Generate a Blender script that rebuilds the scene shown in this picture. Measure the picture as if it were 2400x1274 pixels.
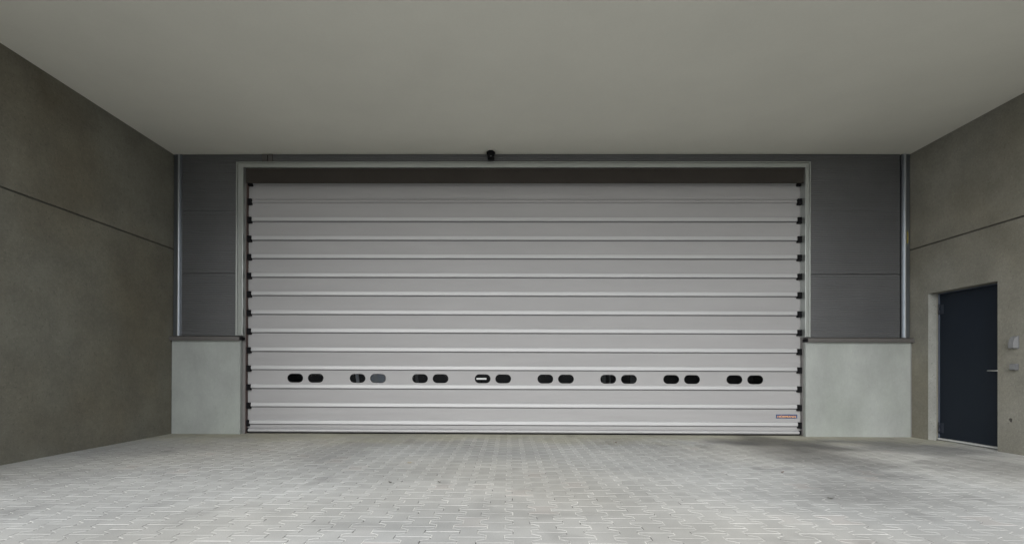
import bpy, bmesh, math, random
from mathutils import Matrix, Vector, noise

for o in list(bpy.data.objects):
    bpy.data.objects.remove(o)
random.seed(7)
S = bpy.context.scene
COL = S.collection

# ------------------------------------------------------------------ camera
YAW, PITCH, ROLL = 0.0097, 0.0039, -0.0035
cam_d = bpy.data.cameras.new('camera')
cam = bpy.data.objects.new('camera', cam_d)
COL.objects.link(cam)
cam_d.sensor_fit = 'HORIZONTAL'
cam_d.sensor_width = 36.0
cam_d.lens = 36.0 * 1228.0 / 2400.0
cam_d.shift_x = (1200.0 - 1181.7) / 2400.0
cam_d.shift_y = (863.4 - 637.0) / 2400.0
cam_d.clip_start = 0.05
cam_d.clip_end = 2000
m3 = Matrix.Rotation(YAW, 3, 'Z') @ Matrix.Rotation(PITCH, 3, 'X') @ Matrix.Rotation(ROLL, 3, 'Y')
r_, f_, u_ = m3.col[0], m3.col[1], m3.col[2]
M4 = Matrix(((r_[0], u_[0], -f_[0], 0), (r_[1], u_[1], -f_[1], 0), (r_[2], u_[2], -f_[2], 0.967), (0, 0, 0, 1)))
cam.matrix_world = M4
S.camera = cam

# ------------------------------------------------------------------ sky, sun, exposure (overcast day)
SUN_ELEV = math.radians(38)
SUN_AZ = math.radians(200)          # compass-like angle of the sun, clockwise from +Y: behind the camera, a little to the left
world = bpy.data.worlds.new('World')
S.world = world
world.use_nodes = True
wn = world.node_tree
for n in list(wn.nodes):
    wn.nodes.remove(n)
out = wn.nodes.new('ShaderNodeOutputWorld')
bg = wn.nodes.new('ShaderNodeBackground')
sky = wn.nodes.new('ShaderNodeTexSky')
sky.sky_type = 'NISHITA'
sky.sun_disc = False
sky.sun_elevation = SUN_ELEV
sky.sun_rotation = SUN_AZ
sky.air_density = 1.0
sky.dust_density = 1.0
sky.ozone_density = 1.0
hsv = wn.nodes.new('ShaderNodeHueSaturation')
hsv.inputs['Saturation'].default_value = 0.15      # cloud cover greys the sky
wn.links.new(sky.outputs[0], hsv.inputs['Color'])
wn.links.new(hsv.outputs[0], bg.inputs['Color'])
wn.links.new(bg.outputs[0], out.inputs['Surface'])
bg.inputs['Strength'].default_value = 0.15
sun_d = bpy.data.lights.new('sun', 'SUN')
sun_d.energy = 0.55
sun_d.angle = math.radians(70)
sun_d.color = (1.0, 0.975, 0.925)
sun = bpy.data.objects.new('sun', sun_d)
COL.objects.link(sun)
sdir = Vector((math.sin(SUN_AZ) * math.cos(SUN_ELEV), math.cos(SUN_AZ) * math.cos(SUN_ELEV), math.sin(SUN_ELEV)))
sun.rotation_euler = sdir.to_track_quat('Z', 'Y').to_euler()
sun.location = sdir * 40
S.view_settings.view_transform = 'Standard'
S.view_settings.look = 'None'
S.view_settings.gamma = 1.0
S.view_settings.exposure = 1.35
S.view_settings.use_curve_mapping = False
S.render.engine = 'CYCLES'
S.cycles.max_bounces = 12
S.cycles.diffuse_bounces = 8


# ------------------------------------------------------------------ helpers
def link(name, me, mat=None, parent=None, loc=(0, 0, 0)):
    o = bpy.data.objects.new(name, me)
    COL.objects.link(o)
    o.location = loc
    if parent is not None:
        o.parent = parent
    if mat is not None and me is not None and not me.materials:
        me.materials.append(mat)
    return o


def tag(o, label=None, cat=None, group=None, kind=None):
    if label: o['label'] = label
    if cat: o['category'] = cat
    if group: o['group'] = group
    if kind: o['kind'] = kind
    return o


def thing(name, label, cat, loc=(0, 0, 0), group=None):
    return tag(link(name, None, loc=loc), label, cat, group, 'thing')


class MB:
    """collects shapes in one mesh"""
    def __init__(s):
        s.bm = bmesh.new()

    def box(s, x0, x1, y0, y1, z0, z1, bev=0.0):
        b = bmesh.new()
        vs = [b.verts.new(v) for v in ((x0, y0, z0), (x1, y0, z0), (x1, y1, z0), (x0, y1, z0),
                                       (x0, y0, z1), (x1, y0, z1), (x1, y1, z1), (x0, y1, z1))]
        for f in ((3, 2, 1, 0), (4, 5, 6, 7), (0, 1, 5, 4), (1, 2, 6, 5), (2, 3, 7, 6), (3, 0, 4, 7)):
            b.faces.new([vs[i] for i in f])
        if bev:
            bmesh.ops.bevel(b, geom=b.edges[:], offset=bev, segments=2, affect='EDGES', profile=0.6)
        s.merge(b)
        return s

    def merge(s, b):
        me = bpy.data.meshes.new('tmp')
        b.to_mesh(me)
        b.free()
        s.bm.from_mesh(me)
        bpy.data.meshes.remove(me)

    def prism(s, poly, axis, a0, a1, bev=0.0):
        """poly in the two other axes (order x,y,z), extruded along axis from a0 to a1"""
        b = bmesh.new()

        def co(p, a):
            if axis == 0: return (a, p[0], p[1])
            if axis == 1: return (p[0], a, p[1])
            return (p[0], p[1], a)
        v0 = [b.verts.new(co(p, a0)) for p in poly]
        v1 = [b.verts.new(co(p, a1)) for p in poly]
        n = len(poly)
        b.faces.new(v0)
        b.faces.new(v1)
        for i in range(n):
            b.faces.new((v0[i], v0[(i + 1) % n], v1[(i + 1) % n], v1[i]))
        bmesh.ops.recalc_face_normals(b, faces=b.faces[:])
        if bev:
            bmesh.ops.bevel(b, geom=b.edges[:], offset=bev, segments=2, affect='EDGES', profile=0.6)
        s.merge(b)
        return s

    def tube(s, p0, p1, r, seg=14):
        p0, p1 = Vector(p0), Vector(p1)
        d = p1 - p0
        b = bmesh.new()
        bmesh.ops.create_cone(b, cap_ends=True, segments=seg, radius1=r, radius2=r, depth=d.length,
                              matrix=Matrix.Translation((p0 + p1) / 2) @ d.to_track_quat('Z', 'Y').to_matrix().to_4x4())
        for f in b.faces:
            if len(f.verts) == 4:
                f.smooth = True
        s.merge(b)
        return s

    def mesh(s, name):
        me = bpy.data.meshes.new(name)
        s.bm.to_mesh(me)
        s.bm.free()
        return me

    def build(s, name, mat, parent=None, loc=(0, 0, 0)):
        """shapes were given in world metres; shift them under the parent's origin"""
        if parent is not None:
            w = Vector(parent.location)
            if parent.parent is not None:
                w += Vector(parent.parent.location)
            bmesh.ops.translate(s.bm, verts=s.bm.verts[:], vec=-w)
        return link(name, s.mesh(name), mat, parent, loc)


def mat(name, col, rough=0.6, metal=0.0, var=0.0, scale=3.0, fine=0.0, fscale=60.0, bump=0.0, bscale=80.0,
        spec=0.5, tint=None, stretch=(1, 1, 1), pits=0.0, pthr=(0.30, 0.31), pscale=(38.0, 55.0)):
    """procedural material: base colour broken by broad and fine noise in world space, fine bump"""
    m = bpy.data.materials.new(name)
    m.use_nodes = True
    nt = m.node_tree
    p = nt.nodes['Principled BSDF']
    p.inputs['Roughness'].default_value = rough
    p.inputs['Metallic'].default_value = metal
    p.inputs['Specular IOR Level'].default_value = spec
    p.inputs['Base Color'].default_value = (*col, 1)
    g = nt.nodes.new('ShaderNodeNewGeometry')
    mp = nt.nodes.new('ShaderNodeMapping')
    mp.inputs['Scale'].default_value = stretch
    nt.links.new(g.outputs['Position'], mp.inputs['Vector'])
    vec = mp.outputs[0]
    cur = None
    if var or fine:
        val = None
        for amt, sc, det in ((var, scale, 5), (fine, fscale, 3)):
            if not amt:
                continue
            nz = nt.nodes.new('ShaderNodeTexNoise')
            nz.inputs['Scale'].default_value = sc
            nz.inputs['Detail'].default_value = det
            nz.inputs['Roughness'].default_value = 0.62
            nt.links.new(vec, nz.inputs['Vector'])
            mr = nt.nodes.new('ShaderNodeMapRange')
            mr.inputs['From Min'].default_value = 0.3
            mr.inputs['From Max'].default_value = 0.7
            mr.inputs['To Min'].default_value = 1 - amt
            mr.inputs['To Max'].default_value = 1 + amt
            nt.links.new(nz.outputs[0], mr.inputs[0])
            if val is None:
                val = mr.outputs[0]
            else:
                mm = nt.nodes.new('ShaderNodeMath')
                mm.operation = 'MULTIPLY'
                nt.links.new(val, mm.inputs[0])
                nt.links.new(mr.outputs[0], mm.inputs[1])
                val = mm.outputs[0]
        if pits:
            for sc, thr, mul in ((pscale[0], pthr[0], 1 - pits), (pscale[1], pthr[1], 1 + pits * 0.9)):
                nz = nt.nodes.new('ShaderNodeTexNoise')
                nz.inputs['Scale'].default_value = sc
                nz.inputs['Detail'].default_value = 2
                nt.links.new(vec, nz.inputs['Vector'])
                mr = nt.nodes.new('ShaderNodeMapRange')
                mr.inputs['From Min'].default_value = thr
                mr.inputs['From Max'].default_value = thr + 0.05
                mr.inputs['To Min'].default_value = mul
                mr.inputs['To Max'].default_value = 1.0
                nt.links.new(nz.outputs[0], mr.inputs[0])
                mm = nt.nodes.new('ShaderNodeMath')
                mm.operation = 'MULTIPLY'
                nt.links.new(val, mm.inputs[0])
                nt.links.new(mr.outputs[0], mm.inputs[1])
                val = mm.outputs[0]
        vm = nt.nodes.new('ShaderNodeVectorMath')
        vm.operation = 'SCALE'
        vm.inputs[0].default_value = col
        nt.links.new(val, vm.inputs['Scale'])
        cur = vm.outputs[0]
        if tint:
            nz = nt.nodes.new('ShaderNodeTexNoise')
            nz.inputs['Scale'].default_value = tint[1]
            nz.inputs['Detail'].default_value = 4
            nt.links.new(vec, nz.inputs['Vector'])
            mr = nt.nodes.new('ShaderNodeMapRange')
            mr.inputs['From Min'].default_value = 0.42
            mr.inputs['From Max'].default_value = 0.68
            nt.links.new(nz.outputs[0], mr.inputs[0])
            mx = nt.nodes.new('ShaderNodeMix')
            mx.data_type = 'RGBA'
            mx.blend_type = 'MULTIPLY'
            mx.inputs[7].default_value = (*tint[0], 1)
            nt.links.new(mr.outputs[0], mx.inputs[0])
            nt.links.new(cur, mx.inputs[6])
            cur = mx.outputs[2]
        nt.links.new(cur, p.inputs['Base Color'])
    if bump:
        nz = nt.nodes.new('ShaderNodeTexNoise')
        nz.inputs['Scale'].default_value = bscale
        nz.inputs['Detail'].default_value = 5
        nt.links.new(vec, nz.inputs['Vector'])
        bp = nt.nodes.new('ShaderNodeBump')
        bp.inputs['Strength'].default_value = bump
        bp.inputs['Distance'].default_value = 0.01
        nt.links.new(nz.outputs[0], bp.inputs['Height'])
        nt.links.new(bp.outputs[0], p.inputs['Normal'])
    return m


# ------------------------------------------------------------------ materials
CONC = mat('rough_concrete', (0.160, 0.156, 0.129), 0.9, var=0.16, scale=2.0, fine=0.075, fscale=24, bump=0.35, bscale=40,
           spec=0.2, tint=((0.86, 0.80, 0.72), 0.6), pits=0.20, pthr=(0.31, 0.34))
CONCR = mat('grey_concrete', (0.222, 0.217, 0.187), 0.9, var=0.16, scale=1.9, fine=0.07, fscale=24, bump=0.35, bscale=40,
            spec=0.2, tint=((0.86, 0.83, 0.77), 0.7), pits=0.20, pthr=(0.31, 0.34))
PLINTH = mat('smooth_concrete', (0.308, 0.325, 0.310), 0.8, var=0.15, scale=1.8, fine=0.025, fscale=30, bump=0.10, bscale=40,
             spec=0.25, tint=((0.93, 0.945, 0.92), 1.6), pits=0.07, stretch=(1, 1, 0.6))
REVEAL = mat('lit_jamb_concrete', (0.285, 0.29, 0.268), 0.85, var=0.12, scale=4, fine=0.06, fscale=30, bump=0.2, bscale=40, spec=0.2, pits=0.3)  # wall concrete made paler, for the jamb turned to the daylight
CEIL = mat('ceiling_plaster', (0.71, 0.70, 0.63), 0.9, var=0.035, scale=0.9, fine=0.012, fscale=40, bump=0.05, bscale=120, spec=0.15)
CLAD = mat('dark_cladding', (0.178, 0.182, 0.188), 0.36, 0.6, var=0.06, scale=2.5, fine=0.03, fscale=40)
GAP = mat('dark_gap', (0.02, 0.02, 0.02), 0.9)
FILLER = mat('joint_foam', (0.075, 0.072, 0.062), 0.95, var=0.2, scale=6)
ALU = mat('bare_aluminium', (0.66, 0.69, 0.72), 0.30, 0.85, var=0.03, scale=4)
POST = mat('grey_profile', (0.22, 0.24, 0.265), 0.32, 0.85, var=0.04, scale=3)
SILL = mat('sill_metal', (0.105, 0.10, 0.095), 0.5, 0.2, var=0.06, scale=3)
FRAME = mat('frame_metal', (0.49, 0.52, 0.505), 0.29, 0.76, var=0.04, scale=3)
GUIDE = mat('guide_rail_metal', (0.17, 0.165, 0.16), 0.55, 0.2, var=0.08, scale=4)
RUST = mat('brown_seal', (0.075, 0.048, 0.042), 0.7, var=0.2, scale=5)
FABRIC = mat('grey_curtain', (0.322, 0.319, 0.320), 0.62, var=0.045, scale=1.5, fine=0.015, fscale=120, bump=0.03, bscale=9, spec=0.3,
             stretch=(0.4, 1, 2.0))
BARM = mat('bar_aluminium', (0.41, 0.412, 0.415), 0.45, 0.15, var=0.03, scale=3, stretch=(0.3, 1, 1))
BLACK = mat('black_rubber', (0.006, 0.006, 0.007), 0.8, spec=0.15)
SEAM = mat('dark_keder', (0.11, 0.11, 0.115), 0.7)
HOOD = mat('dark_brown_hood', (0.048, 0.043, 0.038), 0.9, spec=0.1, var=0.1, scale=2)
NAVY = mat('navy_paint', (0.0068, 0.0115, 0.0200), 0.5, spec=0.25, var=0.05, scale=2, fine=0.02, fscale=60)
STEEL = mat('brushed_steel', (0.55, 0.55, 0.54), 0.35, 0.8, var=0.05, scale=10)
ZINC = mat('zinc_strip', (0.55, 0.56, 0.55), 0.5, 0.3, var=0.1, scale=8)
PLASTIC = mat('grey_plastic', (0.185, 0.19, 0.195), 0.5, var=0.03, scale=8)
PLASTIC2 = mat('dark_plastic', (0.12, 0.124, 0.13), 0.5, var=0.03, scale=8)
BLUE = mat('plate_blue', (0.035, 0.065, 0.16), 0.4)
ORANGE = mat('plate_orange', (0.85, 0.42, 0.14), 0.5)
YELLOW = mat('yellow_tone', (0.26, 0.22, 0.06), 0.6, var=0.2, scale=20)
SEALANT = mat('sealant_grey', (0.20, 0.205, 0.20), 0.8, var=0.1, scale=6)
HALL = mat('dark_hall', (0.014, 0.015, 0.017), 0.8, var=0.2, scale=1.0)
WHITEP = mat('white_post', (0.75, 0.78, 0.82), 0.5, var=0.04, scale=6)
BLUEGREY = mat('blue_grey_sheet', (0.68, 0.73, 0.80), 0.5, var=0.08, scale=4)
ASPH = mat('outer_ground', (0.125, 0.125, 0.12), 0.9, var=0.15, scale=0.4, fine=0.1, fscale=20)


def stone_material():
    m = bpy.data.materials.new('paving_concrete')
    m.use_nodes = True
    nt = m.node_tree
    L = nt.links.new
    p = nt.nodes['Principled BSDF']
    p.inputs['Roughness'].default_value = 0.78
    p.inputs['Specular IOR Level'].default_value = 0.35
    g = nt.nodes.new('ShaderNodeNewGeometry')
    oi = nt.nodes.new('ShaderNodeObjectInfo')

    def math_(op, a, b=None):
        n = nt.nodes.new('ShaderNodeMath')
        n.operation = op
        for i, v in enumerate((a, b)):
            if v is None: continue
            if isinstance(v, (int, float)): n.inputs[i].default_value = v
            else: L(v, n.inputs[i])
        return n.outputs[0]

    def rng(v, a, b, c, d, smooth=False):
        n = nt.nodes.new('ShaderNodeMapRange')
        if smooth: n.interpolation_type = 'SMOOTHSTEP'
        for i, q in enumerate((a, b, c, d)):
            n.inputs[1 + i].default_value = q
        L(v, n.inputs[0])
        return n.outputs[0]

    def nz(scale, det=4, stretch=(1, 1, 1)):
        mp = nt.nodes.new('ShaderNodeMapping')
        mp.inputs['Scale'].default_value = stretch
        L(g.outputs['Position'], mp.inputs[0])
        n = nt.nodes.new('ShaderNodeTexNoise')
        n.inputs['Scale'].default_value = scale
        n.inputs['Detail'].default_value = det
        n.inputs['Roughness'].default_value = 0.28
        L(mp.outputs[0], n.inputs['Vector'])
        return n.outputs[0]
    rnd = math_('FRACT', math_('ADD', g.outputs['Random Per Island'], oi.outputs['Random']))
    val = rng(rnd, 0, 1, 0.955, 1.04)
    val = math_('MULTIPLY', val, rng(nz(0.9, 5), 0.3, 0.7, 0.86, 1.08))          # broad soiling
    val = math_('MULTIPLY', val, rng(nz(5.0, 5), 0.35, 0.7, 0.94, 1.04))
    val = math_('MULTIPLY', val, rng(nz(140.0, 2), 0.3, 0.7, 0.94, 1.06))         # grain
    val = math_('MULTIPLY', val, rng(nz(2.6, 3, (1, 0.7, 1)), 0.64, 0.74, 1.0, 0.80))   # smudges
    # oil and water stains of their own shape
    warp = nz(1.6, 4)
    for (cx, cy, rx, ry, amt) in ((3.65, 7.25, 0.80, 0.85, 0.56), (3.55, 6.0, 0.65, 1.4, 0.40), (5.25, 6.75, 0.75, 0.9, 0.42),
                                  (3.1, 4.5, 0.8, 0.9, 0.20), (5.0, 5.2, 0.6, 1.0, 0.20), (-2.0, 6.4, 0.4, 1.7, 0.14), (-1.2, 7.0, 1.0, 0.25, 0.10),
                                  (0.35, 3.55, 0.5, 0.12, 0.12), (-0.75, 3.25, 0.5, 0.10, 0.13), (2.4, 4.2, 0.8, 0.35, 0.10)):
        mp = nt.nodes.new('ShaderNodeMapping')
        mp.vector_type = 'TEXTURE'
        mp.inputs['Location'].default_value = (cx, cy, 0)
        mp.inputs['Scale'].default_value = (rx, ry, 1)
        L(g.outputs['Position'], mp.inputs[0])
        ln = nt.nodes.new('ShaderNodeVectorMath')
        ln.operation = 'LENGTH'
        L(mp.outputs[0], ln.inputs[0])
        d = math_('ADD', ln.outputs['Value'], math_('MULTIPLY', math_('SUBTRACT', warp, 0.5), 1.6))
        val = math_('MULTIPLY', val, rng(d, 0.35, 1.25, 1 - amt, 1.0, True))
    # colour
    hue = nt.nodes.new('ShaderNodeMix')
    hue.data_type = 'RGBA'
    L(rng(nz(0.35, 3), 0.4, 0.62, 0, 1), hue.inputs[0])
    hue.inputs[6].default_value = (0.372, 0.377, 0.368, 1)
    hue.inputs[7].default_value = (0.378, 0.372, 0.345, 1)
    # yellowish lichen along the back
    sep = nt.nodes.new('ShaderNodeSeparateXYZ')
    L(g.outputs['Position'], sep.inputs[0])
    far = rng(math_('ADD', sep.outputs['Y'], math_('MULTIPLY', warp, 2.0)), 7.6, 8.9, 0, 0.75, True)
    moss = nt.nodes.new('ShaderNodeMix')
    moss.data_type = 'RGBA'
    L(far, moss.inputs[0])
    L(hue.outputs[2], moss.inputs[6])
    moss.inputs[7].default_value = (0.355, 0.345, 0.265, 1)
    # a few reddish stones
    red = nt.nodes.new('ShaderNodeMix')
    red.data_type = 'RGBA'
    L(rng(rnd, 0.965, 0.975, 0, 0.22), red.inputs[0])
    L(moss.outputs[2], red.inputs[6])
    red.inputs[7].default_value = (0.40, 0.345, 0.315, 1)
    sc = nt.nodes.new('ShaderNodeVectorMath')
    sc.operation = 'SCALE'
    L(red.outputs[2], sc.inputs[0])
    L(val, sc.inputs['Scale'])
    L(sc.outputs[0], p.inputs['Base Color'])
    bp = nt.nodes.new('ShaderNodeBump')
    bp.inputs['Strength'].default_value = 0.25
    bp.inputs['Distance'].default_value = 0.004
    L(nz(90, 4), bp.inputs['Height'])
    L(bp.outputs[0], p.inputs['Normal'])
    return m


STONE = stone_material()
SAND = mat('joint_sand', (0.60, 0.595, 0.56), 0.95, var=0.28, scale=5, fine=0.15, fscale=60, pits=0.85, pthr=(0.43, 0.20), pscale=(13.0, 55.0))

# ------------------------------------------------------------------ main dimensions (metres, camera stands at x=0 y=0)
XL, XR, ZC, YB = -5.11, 6.00, 4.23, 7.866
Y0 = 3.0            # front edge of walls and canopy
YE = 8.30           # rear face of the facade

# ------------------------------------------------------------------ ground and paving
tag(MB().box(-300, 300, -300, 300, -0.35, -0.10).build('ground', ASPH), kind='structure')
pave = link('pavement', None)
tag(pave, kind='structure')
MB().box(-5.30, 6.24, -5.0, 8.28, -0.09, -0.0022).build('sand_bed', SAND, pave)

PX, PL = 0.160, 0.2025          # column pitch, stone length
HJ = 0.0017                     # half joint
prof = [(0.106, 0.101), (0.106, 0.066), (0.054, 0.035), (0.054, -0.035), (0.106, -0.066), (0.106, -0.101),
        (-0.106, -0.101), (-0.106, -0.066), (-0.054, -0.035), (-0.054, 0.035), (-0.106, 0.066), (-0.106, 0.101)]


def inset(poly, d):
    n = len(poly)
    res = []
    for i in range(n):
        a, b, c = Vector(poly[i - 1]), Vector(poly[i]), Vector(poly[(i + 1) % n])
        e1, e2 = (b - a).normalized(), (c - b).normalized()
        n1, n2 = Vector((e1.y, -e1.x)), Vector((e2.y, -e2.x))     # clockwise polygon: inside is to the right
        k = (n1 + n2)
        k = k / (1 + n1.dot(n2))
        res.append(tuple(b + k * d))
    return res


ring0 = inset(prof, HJ)
ring1 = inset(prof, HJ + 0.0026)
SV = [(x, y, -0.030) for x, y in ring0] + [(x, y, -0.0026) for x, y in ring0] + [(x, y, 0.0) for x, y in ring1]
SF = []
for i in range(12):
    j = (i + 1) % 12
    SF.append((i, i + 12, j + 12, j))
    SF.append((i + 12, i + 24, j + 24, j + 12))
SF.append(tuple(range(35, 23, -1)))


def stone_mesh():
    me = bpy.data.meshes.new('paving_stone')
    me.from_pydata(SV, [], SF)
    bm = bmesh.new()
    bm.from_mesh(me)
    bmesh.ops.recalc_face_normals(bm, faces=bm.faces[:])
    if bm.faces[-1].normal.z < 0:
        bmesh.ops.reverse_faces(bm, faces=bm.faces[:])
    bm.faces.ensure_lookup_table()
    bm.to_mesh(me)
    bm.free()
    me.materials.append(STONE)
    return me


st_me = stone_mesh()
SF2 = [tuple(p.vertices) for p in st_me.polygons]
spots = []
for c in range(-34, 40):
    x = 0.081 + c * PX
    for r in range(-40, 60):
        y = 3.053 + r * PL + (PL / 2 if c % 2 == 0 else 0.0)
        if -5.22 < x < 6.17 and -2.0 < y < 8.16 and not (x > 6.06 and not 6.45 < y < 7.6):
            spots.append((x, y))


def in_view(x, y):
    if y < 2.72: return False
    u = 1193.5 + 1228 * x / y
    return -40 < u < 2440


vis = sorted([s for s in spots if in_view(*s)], key=lambda s: s[1] ** 2 + 0.3 * s[0] ** 2)
near = set(vis[:300])
verts, faces = [], []
first = None
for (x, y) in spots:
    rz = random.choice((0.0, math.pi)) + random.gauss(0, 0.006)
    dx, dy, dz = random.gauss(0, 0.0007), random.gauss(0, 0.0007), random.gauss(0, 0.0003)
    tx, ty = random.gauss(0, 0.0022), random.gauss(0, 0.0022)
    if (x, y) in near:
        if first is None:
            first = link('paving_stone', st_me, None, pave)
            o = first
        else:
            o = first.copy()
            COL.objects.link(o)
            o.parent = pave
        o.location = (x + dx, y + dy, dz)
        o.rotation_euler = (tx, ty, rz)
    else:
        Mx = Matrix.Translation((x + dx, y + dy, dz)) @ Matrix.Rotation(rz, 4, 'Z') @ Matrix.Rotation(tx, 4, 'X') @ Matrix.Rotation(ty, 4, 'Y')
        b = len(verts)
        verts.extend([tuple(Mx @ Vector(v)) for v in SV])
        faces.extend([tuple(i + b for i in f) for f in SF2])
me = bpy.data.meshes.new('paving_stones')
me.from_pydata(verts, [], faces)
tag(link('paving_stones', me, STONE, pave), kind='stuff')

# ------------------------------------------------------------------ side walls of precast concrete
LW = thing('concrete_wall', 'dark grey concrete wall without a door, with one long horizontal joint, on the left', 'wall', (XL, YB, 0))
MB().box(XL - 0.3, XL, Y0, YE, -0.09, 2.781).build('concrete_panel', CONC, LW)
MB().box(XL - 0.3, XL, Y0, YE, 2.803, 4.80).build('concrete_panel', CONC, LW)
MB().box(XL - 0.28, XL - 0.016, Y0 + 0.01, YE - 0.01, 2.781, 2.803).build('joint_filler', FILLER, LW)

RW = thing('concrete_wall', 'grey concrete wall with a doorway and one horizontal joint, on the right', 'wall', (XR, YB, 0))
DY0, DY1, DZ = 6.497, 7.566, 2.091
XD = 6.147          # face of the service door
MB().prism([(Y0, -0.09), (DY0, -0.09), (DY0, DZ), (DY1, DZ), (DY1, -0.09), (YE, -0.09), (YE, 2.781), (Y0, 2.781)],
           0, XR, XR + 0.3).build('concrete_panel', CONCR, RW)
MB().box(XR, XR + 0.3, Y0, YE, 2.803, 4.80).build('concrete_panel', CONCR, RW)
MB().box(XR + 0.016, XR + 0.28, Y0 + 0.01, YE - 0.01, 2.781, 2.803).build('joint_filler', FILLER, RW)
MB().box(XR + 0.001, XD - 0.030, DY1 - 0.004, DY1 - 0.0004, -0.02, DZ - 0.003).build('lit_jamb_skin', REVEAL, RW)  # thin added skin, its paler colour stands in for light on this jamb
# broken-out spot in the concrete beside the doorway
bm = bmesh.new()
pts = [(0.016 * (0.6 + 0.8 * random.random()) * math.cos(a), 0.030 * (0.6 + 0.8 * random.random()) * math.sin(a)) for a in [i * math.tau / 9 for i in range(9)]]
vs = [bm.verts.new((XR - 0.003, 6.327 + p[0], 0.405 + p[1])) for p in pts]
ct = bm.verts.new((XR - 0.001, 6.327, 0.405))
for i in range(9):
    bm.faces.new((vs[i], vs[(i + 1) % 9], ct))
s_ = MB()
s_.merge(bm)
s_.build('chipped_spot', mat('chip', (0.06, 0.055, 0.05), 0.95, var=0.3, scale=40), RW)

# ------------------------------------------------------------------ canopy ceiling
CE = thing('canopy', 'smooth pale grey plastered ceiling of the canopy over the loading bay', 'ceiling', (0.4, YB, ZC))
MB().box(XL + 0.001, XR - 0.001, Y0, YE, ZC, 4.80).build('ceiling_slab', CEIL, CE)
MB().box(XL - 0.35, XR + 0.35, Y0 - 0.1, YE, 4.803, 5.60).build('roof_edge', CLAD, CE)

# ------------------------------------------------------------------ facade: plinths, sills, cladding, profiles
FW = thing('facade_wall', 'rear wall of dark ribbed metal cladding above pale concrete plinths around the big door', 'wall', (0.2, YB, 0))
PZ = 1.410
MB().prism([(XL + 0.016, YB), (-4.066, YB), (-4.060, YB + 0.006), (-4.060, YE), (XL + 0.016, YE)], 2, -0.09, PZ).build('plinth', PLINTH, FW)
MB().prism([(4.432, YB), (XR - 0.022, YB), (XR - 0.022, YE), (4.426, YE), (4.426, YB + 0.006)], 2, -0.09, PZ).build('plinth', PLINTH, FW)
MB().box(XL + 0.001, XL + 0.015, YB + 0.012, YB + 0.2, -0.05, PZ).build('sealant_joint', SEALANT, FW)
MB().box(XR - 0.021, XR - 0.001, YB + 0.006, YB + 0.2, -0.05, PZ).build('sealant_joint', SEALANT, FW)
for x0, x1 in ((XL + 0.002, -4.050), (4.432, XR - 0.002)):
    sm = MB().prism([(YB - 0.055, PZ - 0.004), (YB - 0.050, PZ - 0.004), (YB - 0.050, PZ + 0.004), (YB + 0.2, PZ + 0.006), (YB + 0.2, PZ + 0.070),
                     (YB + 0.03, PZ + 0.070), (YB - 0.045, PZ + 0.060), (YB - 0.055, PZ + 0.052)], 0, x0, x1)
    sl = sm.build('sill', SILL, FW)
    if x0 < 0:
        MB().box(x1 + 0.001, x1 + 0.038, YB - 0.045, YB + 0.05, PZ + 0.008, PZ + 0.052, 0.004).build('end_cap', BLACK, sl)
    else:
        MB().box(x0 - 0.030, x0 - 0.001, YB - 0.050, YB + 0.05, PZ + 0.004, PZ + 0.050, 0.010).build('end_cap', BLACK, sl)

RP = 0.0275      # rib pitch
YC = YB + 0.030  # face of the cladding


def ribs(mb, x0, x1, z0, z1, y=YC, pitch=RP, d=0.008):
    """trapezoid ribbing pressed into a metal sheet, run along x"""
    prof = []
    z = z0
    while z < z1 - 1e-4:
        e = min(z + pitch, z1)
        q = e - z
        prof += [(y, z + 0.0015), (y, z + q * 0.56), (y + d, z + q * 0.68), (y + d, z + q * 0.90)]
        z = e
    prof += [(y, z1 - 0.0005), (y + 0.10, z1 - 0.0005), (y + 0.10, z0 + 0.0015)]
    return mb.prism(prof, 0, x0, x1)


ZS1, ZS2, ZT, ZF = 2.434, 3.374, ZC - 0.002, 4.109
for x0, x1 in ((-4.972, -4.143), (4.502, 5.844)):
    ribs(MB(), x0, x1, 1.484, ZS1 - 0.002).build('cladding_panel', CLAD, FW)
    ribs(MB(), x0, x1, ZS1 + 0.002, ZS2 - 0.002).build('cladding_panel', CLAD, FW)
m_ = MB()
ribs(m_, -4.972, -4.143, ZS2 + 0.002, ZF - 0.001)
ribs(m_, -4.972, -3.758, ZF, ZT)
m_.build('cladding_panel', CLAD, FW)
m_ = MB()
ribs(m_, -3.592, 5.844, ZF, ZT)
ribs(m_, 4.502, 5.844, ZS2 + 0.002, ZF - 0.001)
m_.build('cladding_panel', CLAD, FW)
MB().box(-3.757, -3.676, YC - 0.012, YC + 0.08, ZF, ZT, 0.003).build('cover_strip', SILL, FW)
MB().box(-3.661, -3.593, YC - 0.018, YC + 0.08, ZF, ZT, 0.003).build('cover_strip', SILL, FW)
MB().box(-3.676, -3.661, YC + 0.01, YC + 0.08, ZF, ZT).build('joint_filler', GAP, FW)
# backing that closes the wall behind the cladding
MB().box(XL + 0.001, -4.06, YC + 0.102, YE, PZ + 0.072, ZT).build('backing_wall', GAP, FW)
MB().box(4.46, XR - 0.001, YC + 0.102, YE, PZ + 0.072, ZT).build('backing_wall', GAP, FW)
MB().box(-4.06, 4.46, YC + 0.102, 8.04, ZF, ZT).build('backing_wall', GAP, FW)
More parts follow.
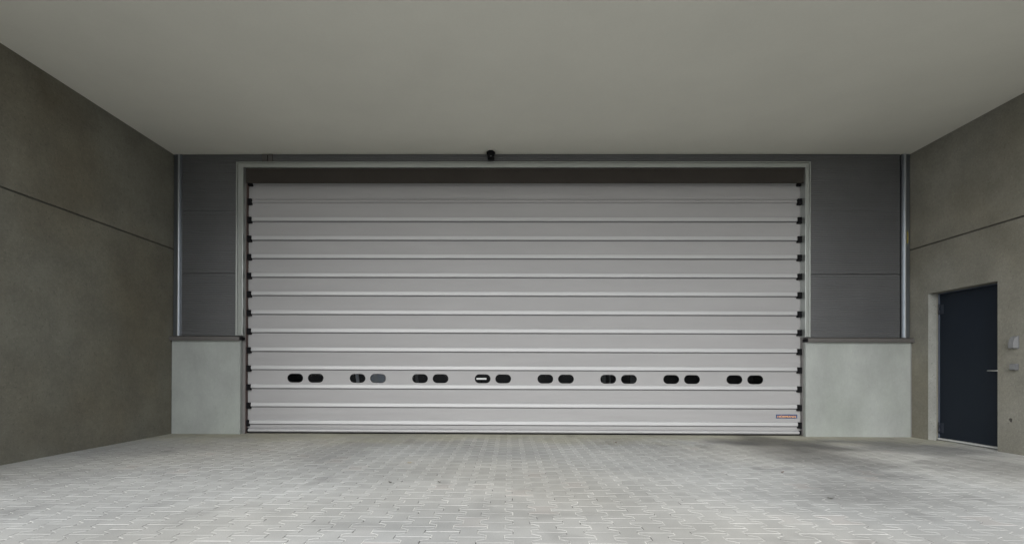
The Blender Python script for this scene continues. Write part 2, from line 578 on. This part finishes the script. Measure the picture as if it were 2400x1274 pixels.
# corner profiles
for sgn, xw in ((1, XL), (-1, XR)):
    def bx(a, b): return (xw + sgn * a, xw + sgn * b) if sgn > 0 else (xw - b, xw - a)
    a, b = bx(0.014, 0.082)
    cp = MB().box(a, b, YC - 0.004, YC + 0.09, 1.484, ZT, 0.002).build('corner_profile', POST, FW)
    a, b = bx(0.083, 0.104)
    MB().box(a, b, YC - 0.028, YC + 0.06, 1.478, ZT, 0.004).build('edge_trim', ALU, cp)
    a, b = bx(0.105, 0.1365)
    MB().box(a, b, YC - 0.006, YC + 0.06, 1.484, ZT, 0.002).build('inner_flange', POST, cp)
    a, b = bx(0.001, 0.013)
    MB().box(a, b, YC + 0.02, YC + 0.09, 1.484, ZT).build('joint_filler', GAP, cp)
    if sgn < 0:  # small yellow patch on the right-hand profile
        MB().prism([(xw - 0.062, 2.90), (xw - 0.045, 2.885), (xw - 0.036, 2.93), (xw - 0.034, 3.03), (xw - 0.044, 3.085), (xw - 0.058, 3.06), (xw - 0.053, 2.98)], 1, YC - 0.0055, YC - 0.0045).build('yellow_patch', YELLOW, cp)

# ------------------------------------------------------------------ roller door
RD = thing('roller_door', 'wide light grey roller door with oval windows and black bar ends', 'door', (0.2, 7.95, 0))
# casing round the opening
ZI = 4.016
for name, xo, xg, xm, xi in (('l', -4.141, -4.118, -4.101, -4.022), ('r', 4.500, 4.481, 4.465, 4.411)):
    a, b = sorted((xm, xi))
    cas = MB().prism([(a, YC - 0.045), (b, YC - 0.045), (b, YC + 0.10), (a, YC + 0.10)], 2, 1.4845, ZI + 0.060, 0.002).build('casing', FRAME, RD)
    a, b = sorted((xo, xg))
    MB().box(a, b, YC - 0.030, YC + 0.08, 1.4845, 4.107, 0.002).build('casing_flange', FRAME, cas)
    a, b = sorted((xg, xm))
    MB().box(a + 0.0005, b - 0.0005, YC - 0.002, YC + 0.07, 1.4845, 4.088).build('casing_groove', GAP, cas)
cas = MB().box(-4.0215, 4.4105, YC - 0.045, YC + 0.10, ZI, ZI + 0.060, 0.002).build('casing', FRAME, RD)
MB().box(-4.1175, 4.4805, YC - 0.030, YC + 0.08, 4.090, 4.107, 0.002).build('casing_flange', FRAME, cas)
MB().box(-4.1005, 4.4645, YC - 0.002, YC + 0.07, ZI + 0.0605, 4.0895).build('casing_groove', GAP, cas)
# guide rails
YF = 7.995          # curtain plane
for x0, x1, xs0, xs1 in ((-4.058, -4.012, -4.0115, -4.004), (4.424, 4.4255, 4.413, 4.4235)):
    g_ = MB().box(x0, x1, 7.925, 8.16, 0.0, ZI - 0.002, 0.002).build('guide_rail', GUIDE, RD)
    MB().box(xs0, xs1, 7.935, 8.12, 0.005, ZI - 0.004).build('brush_seal', RUST if x0 < 0 else GUIDE, g_)
MB().box(-4.06, 4.46, 8.24, YE, 3.80, ZT).build('hood', HOOD, RD)
MB().box(-4.06, 4.43, YC + 0.101, 8.04, 4.018, ZF - 0.001).build('lintel', HOOD, RD)
MB().prism([(7.897, 3.800), (7.912, 3.796), (7.918, 4.017), (7.893, 4.017)], 0, -4.0035, 4.4125).build('brush_strip', HOOD, RD)

BARS = [3.821, 3.534, 3.254, 2.967, 2.687, 2.401, 2.121, 1.834, 1.555, 1.268, 0.989, 0.703, 0.423, 0.157]
CX0, CX1 = -4.030, 4.440
TOPY, TOPZ = 0.02, 0.005      # the curtain leans back a little towards its drum at the top
bar_me = MB().prism([(YF - 0.002, 0.046), (YF - 0.020, 0.045), (YF - 0.027, 0.042), (YF - 0.032, -0.006), (YF - 0.029, -0.0115), (YF - 0.002, -0.012)],
                    0, -3.985, 4.372).mesh('stiffening_bar')
bar_me.materials.append(BARM)
cov_me = MB().prism([(YF - 0.002, 0.048), (YF - 0.020, 0.046), (YF - 0.024, 0.040), (YF - 0.012, 0.034), (YF - 0.016, 0.006), (YF - 0.028, 0.003),
                     (YF - 0.026, -0.006), (YF - 0.008, -0.012), (YF - 0.002, -0.026)], 0, -3.985, 4.372).mesh('stiffening_bar')
cov_me.materials.append(FABRIC)
ked_me = MB().box(-3.985, 4.372, YF - 0.010, YF - 0.002, -0.025, -0.0125).mesh('keder_strip')
ked_me.materials.append(SEAM)
cap_me = MB().box(-0.030, 0.030, YF - 0.056, YF + 0.03, -0.046, 0.046, 0.004).mesh('end_cap')
cap_me.materials.append(BLACK)
lx, ly = RD.location.x, RD.location.y
for i, z in enumerate(BARS):
    low = (i == len(BARS) - 1)
    b_ = link('stiffening_bar', cov_me if i < 2 else bar_me, None, RD, (-lx, -ly + (TOPY if i == 0 else 0.0), z + (TOPZ if i == 0 else 0.0)))
    if i > 1:
        link('keder_strip', ked_me, None, b_)
    for x in (-3.985 + (-0.014 if low else 0.008), 4.372 + (0.024 if low else 0.012)):
        link('end_cap', cap_me, None, b_, (x, 0, 0))

# bottom bar with rubber seal
def circ(cy, cz, ry, rz, a0, a1, n):
    return [(cy + ry * math.cos(math.radians(a0 + (a1 - a0) * k / n)), cz + rz * math.sin(math.radians(a0 + (a1 - a0) * k / n))) for k in range(n + 1)]
bb = MB().prism([(YF + 0.03, 0.022)] + circ(YF - 0.004, 0.046, 0.038, 0.026, 250, 110, 8) + [(YF + 0.03, 0.074)], 0, -3.985, 4.385)
bbo = bb.build('bottom_bar', BARM, RD)
MB().box(-4.03, 4.43, YF - 0.012, YF + 0.03, 0.003, 0.021).build('rubber_seal', BLACK, bbo)
for x in (-4.0, 4.402):
    MB().box(x - 0.014, x + 0.014, YF - 0.040, YF + 0.03, 0.022, 0.078, 0.006).build('end_cap', BLACK, bbo)

# fabric between the bars
def fabric_panel(z0, z1, k):
    NX, NZ = 72, 8
    vs, fs = [], []
    ph = random.random() * 6
    for j in range(NZ + 1):
        t = j / NZ
        for i in range(NX + 1):
            s = i / NX
            x = CX0 + (CX1 - CX0) * s
            z = z0 + (z1 - z0) * t
            bul = math.sin(math.pi * t)
            y = YF - 0.004 * bul
            if k == 0:
                y += TOPY * t ** 1.6
            y += 0.0045 * bul * noise.noise(Vector((x * 0.8, k * 3.1, t * 1.5 + ph)))
            e = math.exp(-min(s, 1 - s) * 22)
            y += 0.010 * e * bul * noise.noise(Vector((x * 7 + t * 3, k * 5.7, t * 4)))
            if k >= 12:
                y += 0.006 * bul * noise.noise(Vector((x * 1.2, 4.4, t * 5)))
            vs.append((x - lx, y - ly, z))
    for j in range(NZ):
        for i in range(NX):
            a = j * (NX + 1) + i
            fs.append((a, a + 1, a + NX + 2, a + NX + 1))
    me = bpy.data.meshes.new('curtain_panel')
    me.from_pydata(vs, [], fs)
    for p in me.polygons: p.use_smooth = True
    return link('curtain_panel', me, FABRIC, RD)


OVX = [-3.274 + 0.956 * k for k in range(8)]
OVX = [x + d for x in OVX for d in (0.0, 0.314)]
OZ, OW, OH = 0.845, 0.236, 0.131


def stadium(cx, cz, w, h, n=9):
    r = h / 2
    pts = []
    for s, a0 in ((1, -90), (-1, 90)):
        for k in range(n + 1):
            a = math.radians(a0 + 180 * k / n)
            pts.append((cx + s * (w / 2 - r) + r * math.cos(a), cz + r * math.sin(a)))
    return pts


def holed_panel(z0, z1):
    cu = bpy.data.curves.new('curtain_panel', 'CURVE')
    cu.dimensions = '2D'
    cu.fill_mode = 'BOTH'
    loops = [[(CX0, z0), (CX1, z0), (CX1, z1), (CX0, z1)]] + [stadium(x, OZ, OW, OH)[::-1] for x in OVX]
    for lp in loops:
        sp = cu.splines.new('POLY')
        sp.points.add(len(lp) - 1)
        for q, (x, z) in zip(sp.points, lp):
            q.co = (x, z, 0, 1)
        sp.use_cyclic_u = True
    cu.extrude = 0.0012
    tmp = bpy.data.objects.new('tmp', cu)
    COL.objects.link(tmp)
    dg = bpy.context.evaluated_depsgraph_get()
    me = bpy.data.meshes.new_from_object(tmp.evaluated_get(dg))
    bpy.data.objects.remove(tmp)
    bpy.data.curves.remove(cu)
    me.name = 'curtain_panel'
    for v in me.vertices:
        x, z, w = v.co
        v.co = (x - lx, YF - 0.004 + w - ly, z)
    me.materials.clear()
    return link('curtain_panel', me, FABRIC, RD)


def glass_material():
    m = bpy.data.materials.new('window_plastic')
    m.use_nodes = True
    nt = m.node_tree
    nt.nodes.remove(nt.nodes['Principled BSDF'])
    tr = nt.nodes.new('ShaderNodeBsdfTransparent')
    tr.inputs[0].default_value = (0.82, 0.85, 0.87, 1)
    gl = nt.nodes.new('ShaderNodeBsdfGlossy')
    gl.inputs['Roughness'].default_value = 0.04
    fr = nt.nodes.new('ShaderNodeFresnel')
    fr.inputs['IOR'].default_value = 1.22
    mx = nt.nodes.new('ShaderNodeMixShader')
    nt.links.new(fr.outputs[0], mx.inputs[0])
    nt.links.new(tr.outputs[0], mx.inputs[1])
    nt.links.new(gl.outputs[0], mx.inputs[2])
    nt.links.new(mx.outputs[0], nt.nodes['Material Output'].inputs['Surface'])
    return m


GLASS = glass_material()
panels = []
for k in range(len(BARS)):
    z1 = BARS[k] - 0.010 + (TOPZ if k == 0 else 0)
    z0 = BARS[k + 1] + 0.044 if k + 1 < len(BARS) else 0.074
    if k == 10:
        wp = holed_panel(z0, z1)
        panels.append(wp)
    else:
        panels.append(fabric_panel(z0, z1, k))
rim_me = None
for x in OVX:
    if rim_me is None:
        a = stadium(0, 0, OW + 0.004, OH + 0.004)
        b = stadium(0, 0, OW - 0.010, OH - 0.010)
        n = len(a)
        vs = [(p[0], -0.0035, p[1]) for p in a] + [(p[0], -0.0055, p[1]) for p in b] + [(p[0], 0.003, p[1]) for p in b]
        fs = [(i, (i + 1) % n, n + (i + 1) % n, n + i) for i in range(n)] + [(n + i, n + (i + 1) % n, 2 * n + (i + 1) % n, 2 * n + i) for i in range(n)]
        rim_me = bpy.data.meshes.new('window_rim')
        rim_me.from_pydata(vs, [], fs)
        rim_me.materials.append(BLACK)
        s_ = stadium(0, 0, OW - 0.009, OH - 0.009)
        pane_me = bpy.data.meshes.new('window_pane')
        pane_me.from_pydata([(p[0], 0.0025, p[1]) for p in s_], [], [tuple(range(n))])
        pane_me.materials.append(GLASS)
        # one closed rim + pane per window
    link('window_rim', rim_me, None, wp, (x - lx, YF - 0.004 - ly, OZ))
    link('window_pane', pane_me, None, wp, (x - lx, YF - 0.004 - ly, OZ))

# maker's plate
NX0, NX1, NZ0, NZ1 = 4.045, 4.362, 0.263, 0.321
npl = MB().box(NX0, NX1, YF - 0.0155, YF - 0.0125, NZ0, NZ1).build('nameplate', BLUE, RD)
fc = bpy.data.curves.new('lettering', 'FONT')
fc.body = 'H\u00d6RMANN'
fc.align_x = 'CENTER'
fc.align_y = 'CENTER'
fc.size = 0.05
fc.offset = 0.0007
fc.extrude = 0.0006
fc.space_character = 1.08
tmp = bpy.data.objects.new('tmp', fc)
COL.objects.link(tmp)
me = bpy.data.meshes.new_from_object(tmp.evaluated_get(bpy.context.evaluated_depsgraph_get()))
bpy.data.objects.remove(tmp)
xs = [v.co.x for v in me.vertices]
ys = [v.co.y for v in me.vertices]
w_, h_ = max(xs) - min(xs), max(ys) - min(ys)
cxm, cym = (max(xs) + min(xs)) / 2, (max(ys) + min(ys)) / 2
for v in me.vertices:
    x, y, w = v.co
    v.co = ((x - cxm) * 0.276 / w_ + (NX0 + NX1) / 2 - lx, YF - 0.0165 - w - ly, (y - cym) * 0.040 / h_ + (NZ0 + NZ1) / 2)
me.materials.clear()
link('lettering', me, ORANGE, npl)

# ------------------------------------------------------------------ motion sensor over the door
DS = thing('motion_sensor', 'small black motion sensor above the middle of the roller door', 'sensor', (-0.285, 7.86, 4.18))
bm = bmesh.new()
prf = [(0.048, -0.060), (0.052, 0.010), (0.054, 0.030), (0.040, 0.044), (0.034, 0.048)]
prev = None
for w, z in prf:
    d = 0.055 if z < 0.03 else 0.045
    ring = [bm.verts.new((sx * w, sy * d - 0.075, z)) for sx, sy in ((-1, -0.7), (-0.7, -1), (0.7, -1), (1, -0.7), (1, 1), (-1, 1))]
    if prev:
        for i in range(6):
            bm.faces.new((prev[i], prev[(i + 1) % 6], ring[(i + 1) % 6], ring[i]))
    else:
        bm.faces.new(ring[::-1])
    prev = ring
bm.faces.new(prev)
bmesh.ops.recalc_face_normals(bm, faces=bm.faces[:])
me = bpy.data.meshes.new('housing')
bm.to_mesh(me)
bm.free()
link('housing', me, BLACK, DS)
x0, y0, z0 = DS.location
MB().box(x0 - 0.030, x0 + 0.030, y0 - 0.020, y0 + 0.045, z0 - 0.03, z0 + 0.045, 0.004).build('bracket', BLACK, DS)
for s in (-1, 1):
    MB().box(x0 + s * 0.058 - 0.006, x0 + s * 0.058 + 0.006, y0 - 0.11, y0 - 0.05, z0 + 0.012, z0 + 0.030, 0.002).build('clip', BLACK, DS)
MB().box(x0 - 0.010, x0 + 0.012, y0 - 0.134, y0 - 0.128, z0 - 0.052, z0 - 0.036, 0.001).build('lens', PLASTIC2, DS)

# ------------------------------------------------------------------ service door in the right wall
SD = thing('service_door', 'dark navy steel door set into the doorway of the right concrete wall', 'door', (6.17, 7.05, 0))

leaf = MB().box(XD, XD + 0.05, DY0 + 0.006, 7.540, 0.036, 2.078, 0.003).build('leaf', NAVY, SD)
fr = MB().prism([(DY0 + 0.0005, 0.0), (DY0 + 0.005, 0.0), (DY0 + 0.005, 2.0815), (7.5435, 2.0815), (7.5435, 0.0), (DY1 - 0.0005, 0.0), (DY1 - 0.0005, DZ - 0.0005), (DY0 + 0.0005, DZ - 0.0005)],
                0, XD - 0.004, XD + 0.07).build('frame', mat('frame_blue_grey', (0.10, 0.12, 0.16), 0.45, var=0.05, scale=5), SD)
MB().box(XD - 0.034, XD + 0.06, DY0 + 0.0055, 7.543, 0.012, 0.034, 0.003).build('threshold', ZINC, SD)
for z0, z1 in ((0.100, 0.258), (1.785, 1.938)):
    h_ = MB().tube((XD - 0.014, 7.535, z0), (XD - 0.014, 7.535, (z0 + z1) / 2 - 0.001), 0.011)
    h_.tube((XD - 0.014, 7.535, (z0 + z1) / 2 + 0.001), (XD - 0.014, 7.535, z1), 0.011)
    h_.box(XD - 0.004, XD - 0.001, 7.47, 7.535, z0 + 0.01, z1 - 0.01)
    h_.build('hinge', mat('hinge_blue', (0.022, 0.028, 0.042), 0.5, 0.1), SD)
hn = MB().tube((XD + 0.002, 6.585, 0.99), (XD - 0.055, 6.585, 0.99), 0.010).tube((XD - 0.053, 6.577, 0.99), (XD - 0.053, 6.735, 0.99), 0.0095)
hn.build('handle', STEEL, SD)
MB().tube((XD + 0.001, 6.585, 0.99), (XD - 0.008, 6.585, 0.99), 0.026, 20).build('rosette', STEEL, SD)

# ------------------------------------------------------------------ fittings beside the door
WL = thing('wall_sensor', 'grey rounded wall fitting, the upper one right of the navy door', 'wall fitting', (XR, 6.26, 1.325))
x0, y0, z0 = WL.location
shell = [(0.0, -0.070), (-0.058, -0.070), (-0.062, -0.060), (-0.060, -0.010), (-0.050, 0.030), (-0.034, 0.058), (-0.018, 0.070), (0.0, 0.072)]
MB().prism([(x0 - 0.004 + a, z0 + b) for a, b in shell], 1, y0 - 0.034, y0 + 0.034, 0.003).build('cover', PLASTIC, WL)
MB().box(x0 - 0.006, x0 - 0.0005, y0 - 0.038, y0 + 0.038, z0 - 0.074, z0 + 0.074, 0.001).build('base_plate', PLASTIC2, WL)
SB = thing('switch_box', 'small square grey switch box, the lower fitting right of the navy door', 'switch', (XR, 6.262, 1.034))
x0, y0, z0 = SB.location
MB().box(x0 - 0.044, x0 - 0.0005, y0 - 0.036, y0 + 0.036, z0 - 0.038, z0 + 0.038, 0.005).build('housing', PLASTIC2, SB)
MB().box(x0 - 0.050, x0 - 0.0445, y0 - 0.030, y0 + 0.030, z0 - 0.031, z0 + 0.031, 0.002).build('rocker', PLASTIC, SB)

# ------------------------------------------------------------------ dim hall behind the door, seen through the oval windows
HB = link('hall', None)
tag(HB, kind='structure')
HX0, HX1, HY1 = -6.5, 7.4, 16.0
MB().box(HX0, HX1, YE + 0.002, HY1, -0.095, -0.005).build('floor', HALL, HB)
MB().box(HX0, HX1, HY1, HY1 + 0.2, -0.095, 5.2).build('rear_wall', HALL, HB)
MB().box(HX0 - 0.2, HX0, YE + 0.002, HY1 + 0.2, -0.095, 5.2).build('side_wall', HALL, HB)
MB().box(HX1, HX1 + 0.2, YE + 0.002, HY1 + 0.2, -0.095, 5.2).build('side_wall', HALL, HB)
SKX0, SKX1, SKY1 = -5.2, 0.6, 12.0        # unseen roof opening, added to let sky light onto the hall items
MB().prism([(HX0 - 0.2, YE + 0.002), (SKX0, YE + 0.002), (SKX0, SKY1), (SKX1, SKY1), (SKX1, YE + 0.002), (HX1 + 0.2, YE + 0.002), (HX1 + 0.2, HY1 + 0.2), (HX0 - 0.2, HY1 + 0.2)],
           2, 5.2, 5.4).build('roof', HALL, HB)
MB().box(HX0, XL - 0.302, YE - 0.1, YE, -0.09, 5.2).build('front_wall', HALL, HB)
MB().box(XR + 0.302, HX1, YE - 0.1, YE, -0.09, 5.2).build('front_wall', HALL, HB)

# things standing in the hall close behind the oval windows
def slant(mb, x, w, y, z0, z1, lean):
    return mb.prism([(x - w / 2, z0), (x + w / 2, z0), (x + w / 2 - lean, z1), (x - w / 2 - lean, z1)], 1, y, y + 0.03)


CB = thing('steel_cabinet', 'blue grey cabinet with a white slanting strip, behind the second pair of oval windows', 'cabinet', (-2.77, 11.2, 0))
MB().box(-2.99, -2.52, 11.00, 11.50, -0.004, 1.70, 0.006).build('body', BLUEGREY, CB)
slant(MB(), -2.665, 0.070, 10.965, 0.1, 1.6, 0.28).build('strip', WHITEP, CB)
for x, c_, lab in ((-3.02, WHITEP, 'pale leaning plank seen through the left oval of the second window pair'),
                   (-1.80, PLASTIC, 'grey leaning plank seen through the left oval of the third window pair')):
    pk = slant(MB(), x, 0.055, 10.7, -0.004, 1.9, 0.22).build('leaning_plank', c_)
    tag(pk, lab, 'plank', None, 'thing')
LT = thing('work_light', 'small lit tube lamp on a stand, behind the fourth pair of oval windows', 'lamp', (-0.485, 9.2, 0))
em = bpy.data.materials.new('lamp_glow')
em.use_nodes = True
em.node_tree.nodes['Principled BSDF'].inputs['Emission Color'].default_value = (1, 0.98, 0.94, 1)
em.node_tree.nodes['Principled BSDF'].inputs['Emission Strength'].default_value = 0.28
MB().tube((-0.575, 9.2, 0.825), (-0.40, 9.2, 0.825), 0.014).build('tube', em, LT)
MB().box(-0.59, -0.38, 9.225, 9.25, 0.80, 0.85, 0.003).box(-0.495, -0.475, 9.225, 9.245, 0.02, 0.80).box(-0.62, -0.35, 9.12, 9.35, -0.004, 0.02).build('stand', BLACK, LT)
RK = thing('metal_rack', 'grey metal rack with thin uprights seen through the sixth pair of oval windows', 'rack', (1.9, 9.2, 0))
for x, w in ((1.66, 0.05), (1.76, 0.022), (2.17, 0.09)):
    MB().box(x - w / 2, x + w / 2, 9.18, 9.22, -0.004, 1.8).build('upright', PLASTIC, RK)
for z in (0.3, 1.2, 1.75):
    MB().box(1.635, 2.215, 9.225, 9.60, z, z + 0.03).build('shelf', PLASTIC2, RK)

# ------------------------------------------------------------------ bits of litter blown onto the stones
LEAFM = [mat('leaf_brown', (0.10, 0.05, 0.035), 0.8), mat('leaf_straw', (0.32, 0.25, 0.10), 0.8), mat('leaf_dark', (0.05, 0.045, 0.035), 0.8)]
spots_l = [(-1.035, 5.453, 1, 'straw yellow dry leaf on the paving left of the middle'), (1.441, 7.094, 0, 'red brown dry leaf on the paving near the roller door'),
           (-1.02, 4.50, 2, 'dark curled leaf scrap on the paving, left of the middle'), (-0.60, 4.52, 2, 'dark leaf scrap on the paving near the middle'),
           (2.62, 5.05, 0, 'reddish leaf scrap on the paving right of the middle'), (2.45, 4.02, 2, 'dark olive leaf scrap on the paving at the right front')]
for i, (x, y, k, lab) in enumerate(spots_l):
    bm = bmesh.new()
    n = 9
    L_, W_ = random.uniform(0.018, 0.028), random.uniform(0.008, 0.013)
    mid, lf, rt = [], [], []
    for j in range(n):
        t = j / (n - 1)
        w = W_ * math.sin(math.pi * min(1, t * 0.96 + 0.02)) * (1 + 0.3 * random.uniform(-1, 1))
        z = 0.004 + 0.007 * (2 * t - 1) ** 2
        px = (2 * t - 1) * L_
        mid.append(bm.verts.new((px, 0, z)))
        lf.append(bm.verts.new((px, w, z + 0.004)))
        rt.append(bm.verts.new((px, -w, z + 0.003)))
    for j in range(n - 1):
        bm.faces.new((mid[j], mid[j + 1], lf[j + 1], lf[j]))
        bm.faces.new((rt[j], rt[j + 1], mid[j + 1], mid[j]))
    me = bpy.data.meshes.new('fallen_leaf')
    bm.to_mesh(me)
    bm.free()
    o = link('fallen_leaf', me, LEAFM[k], None, (x, y, 0.0005))
    o.rotation_euler = (0, 0, random.random() * 6)
    tag(o, lab, 'leaf', 'dry leaf scraps on the paving')
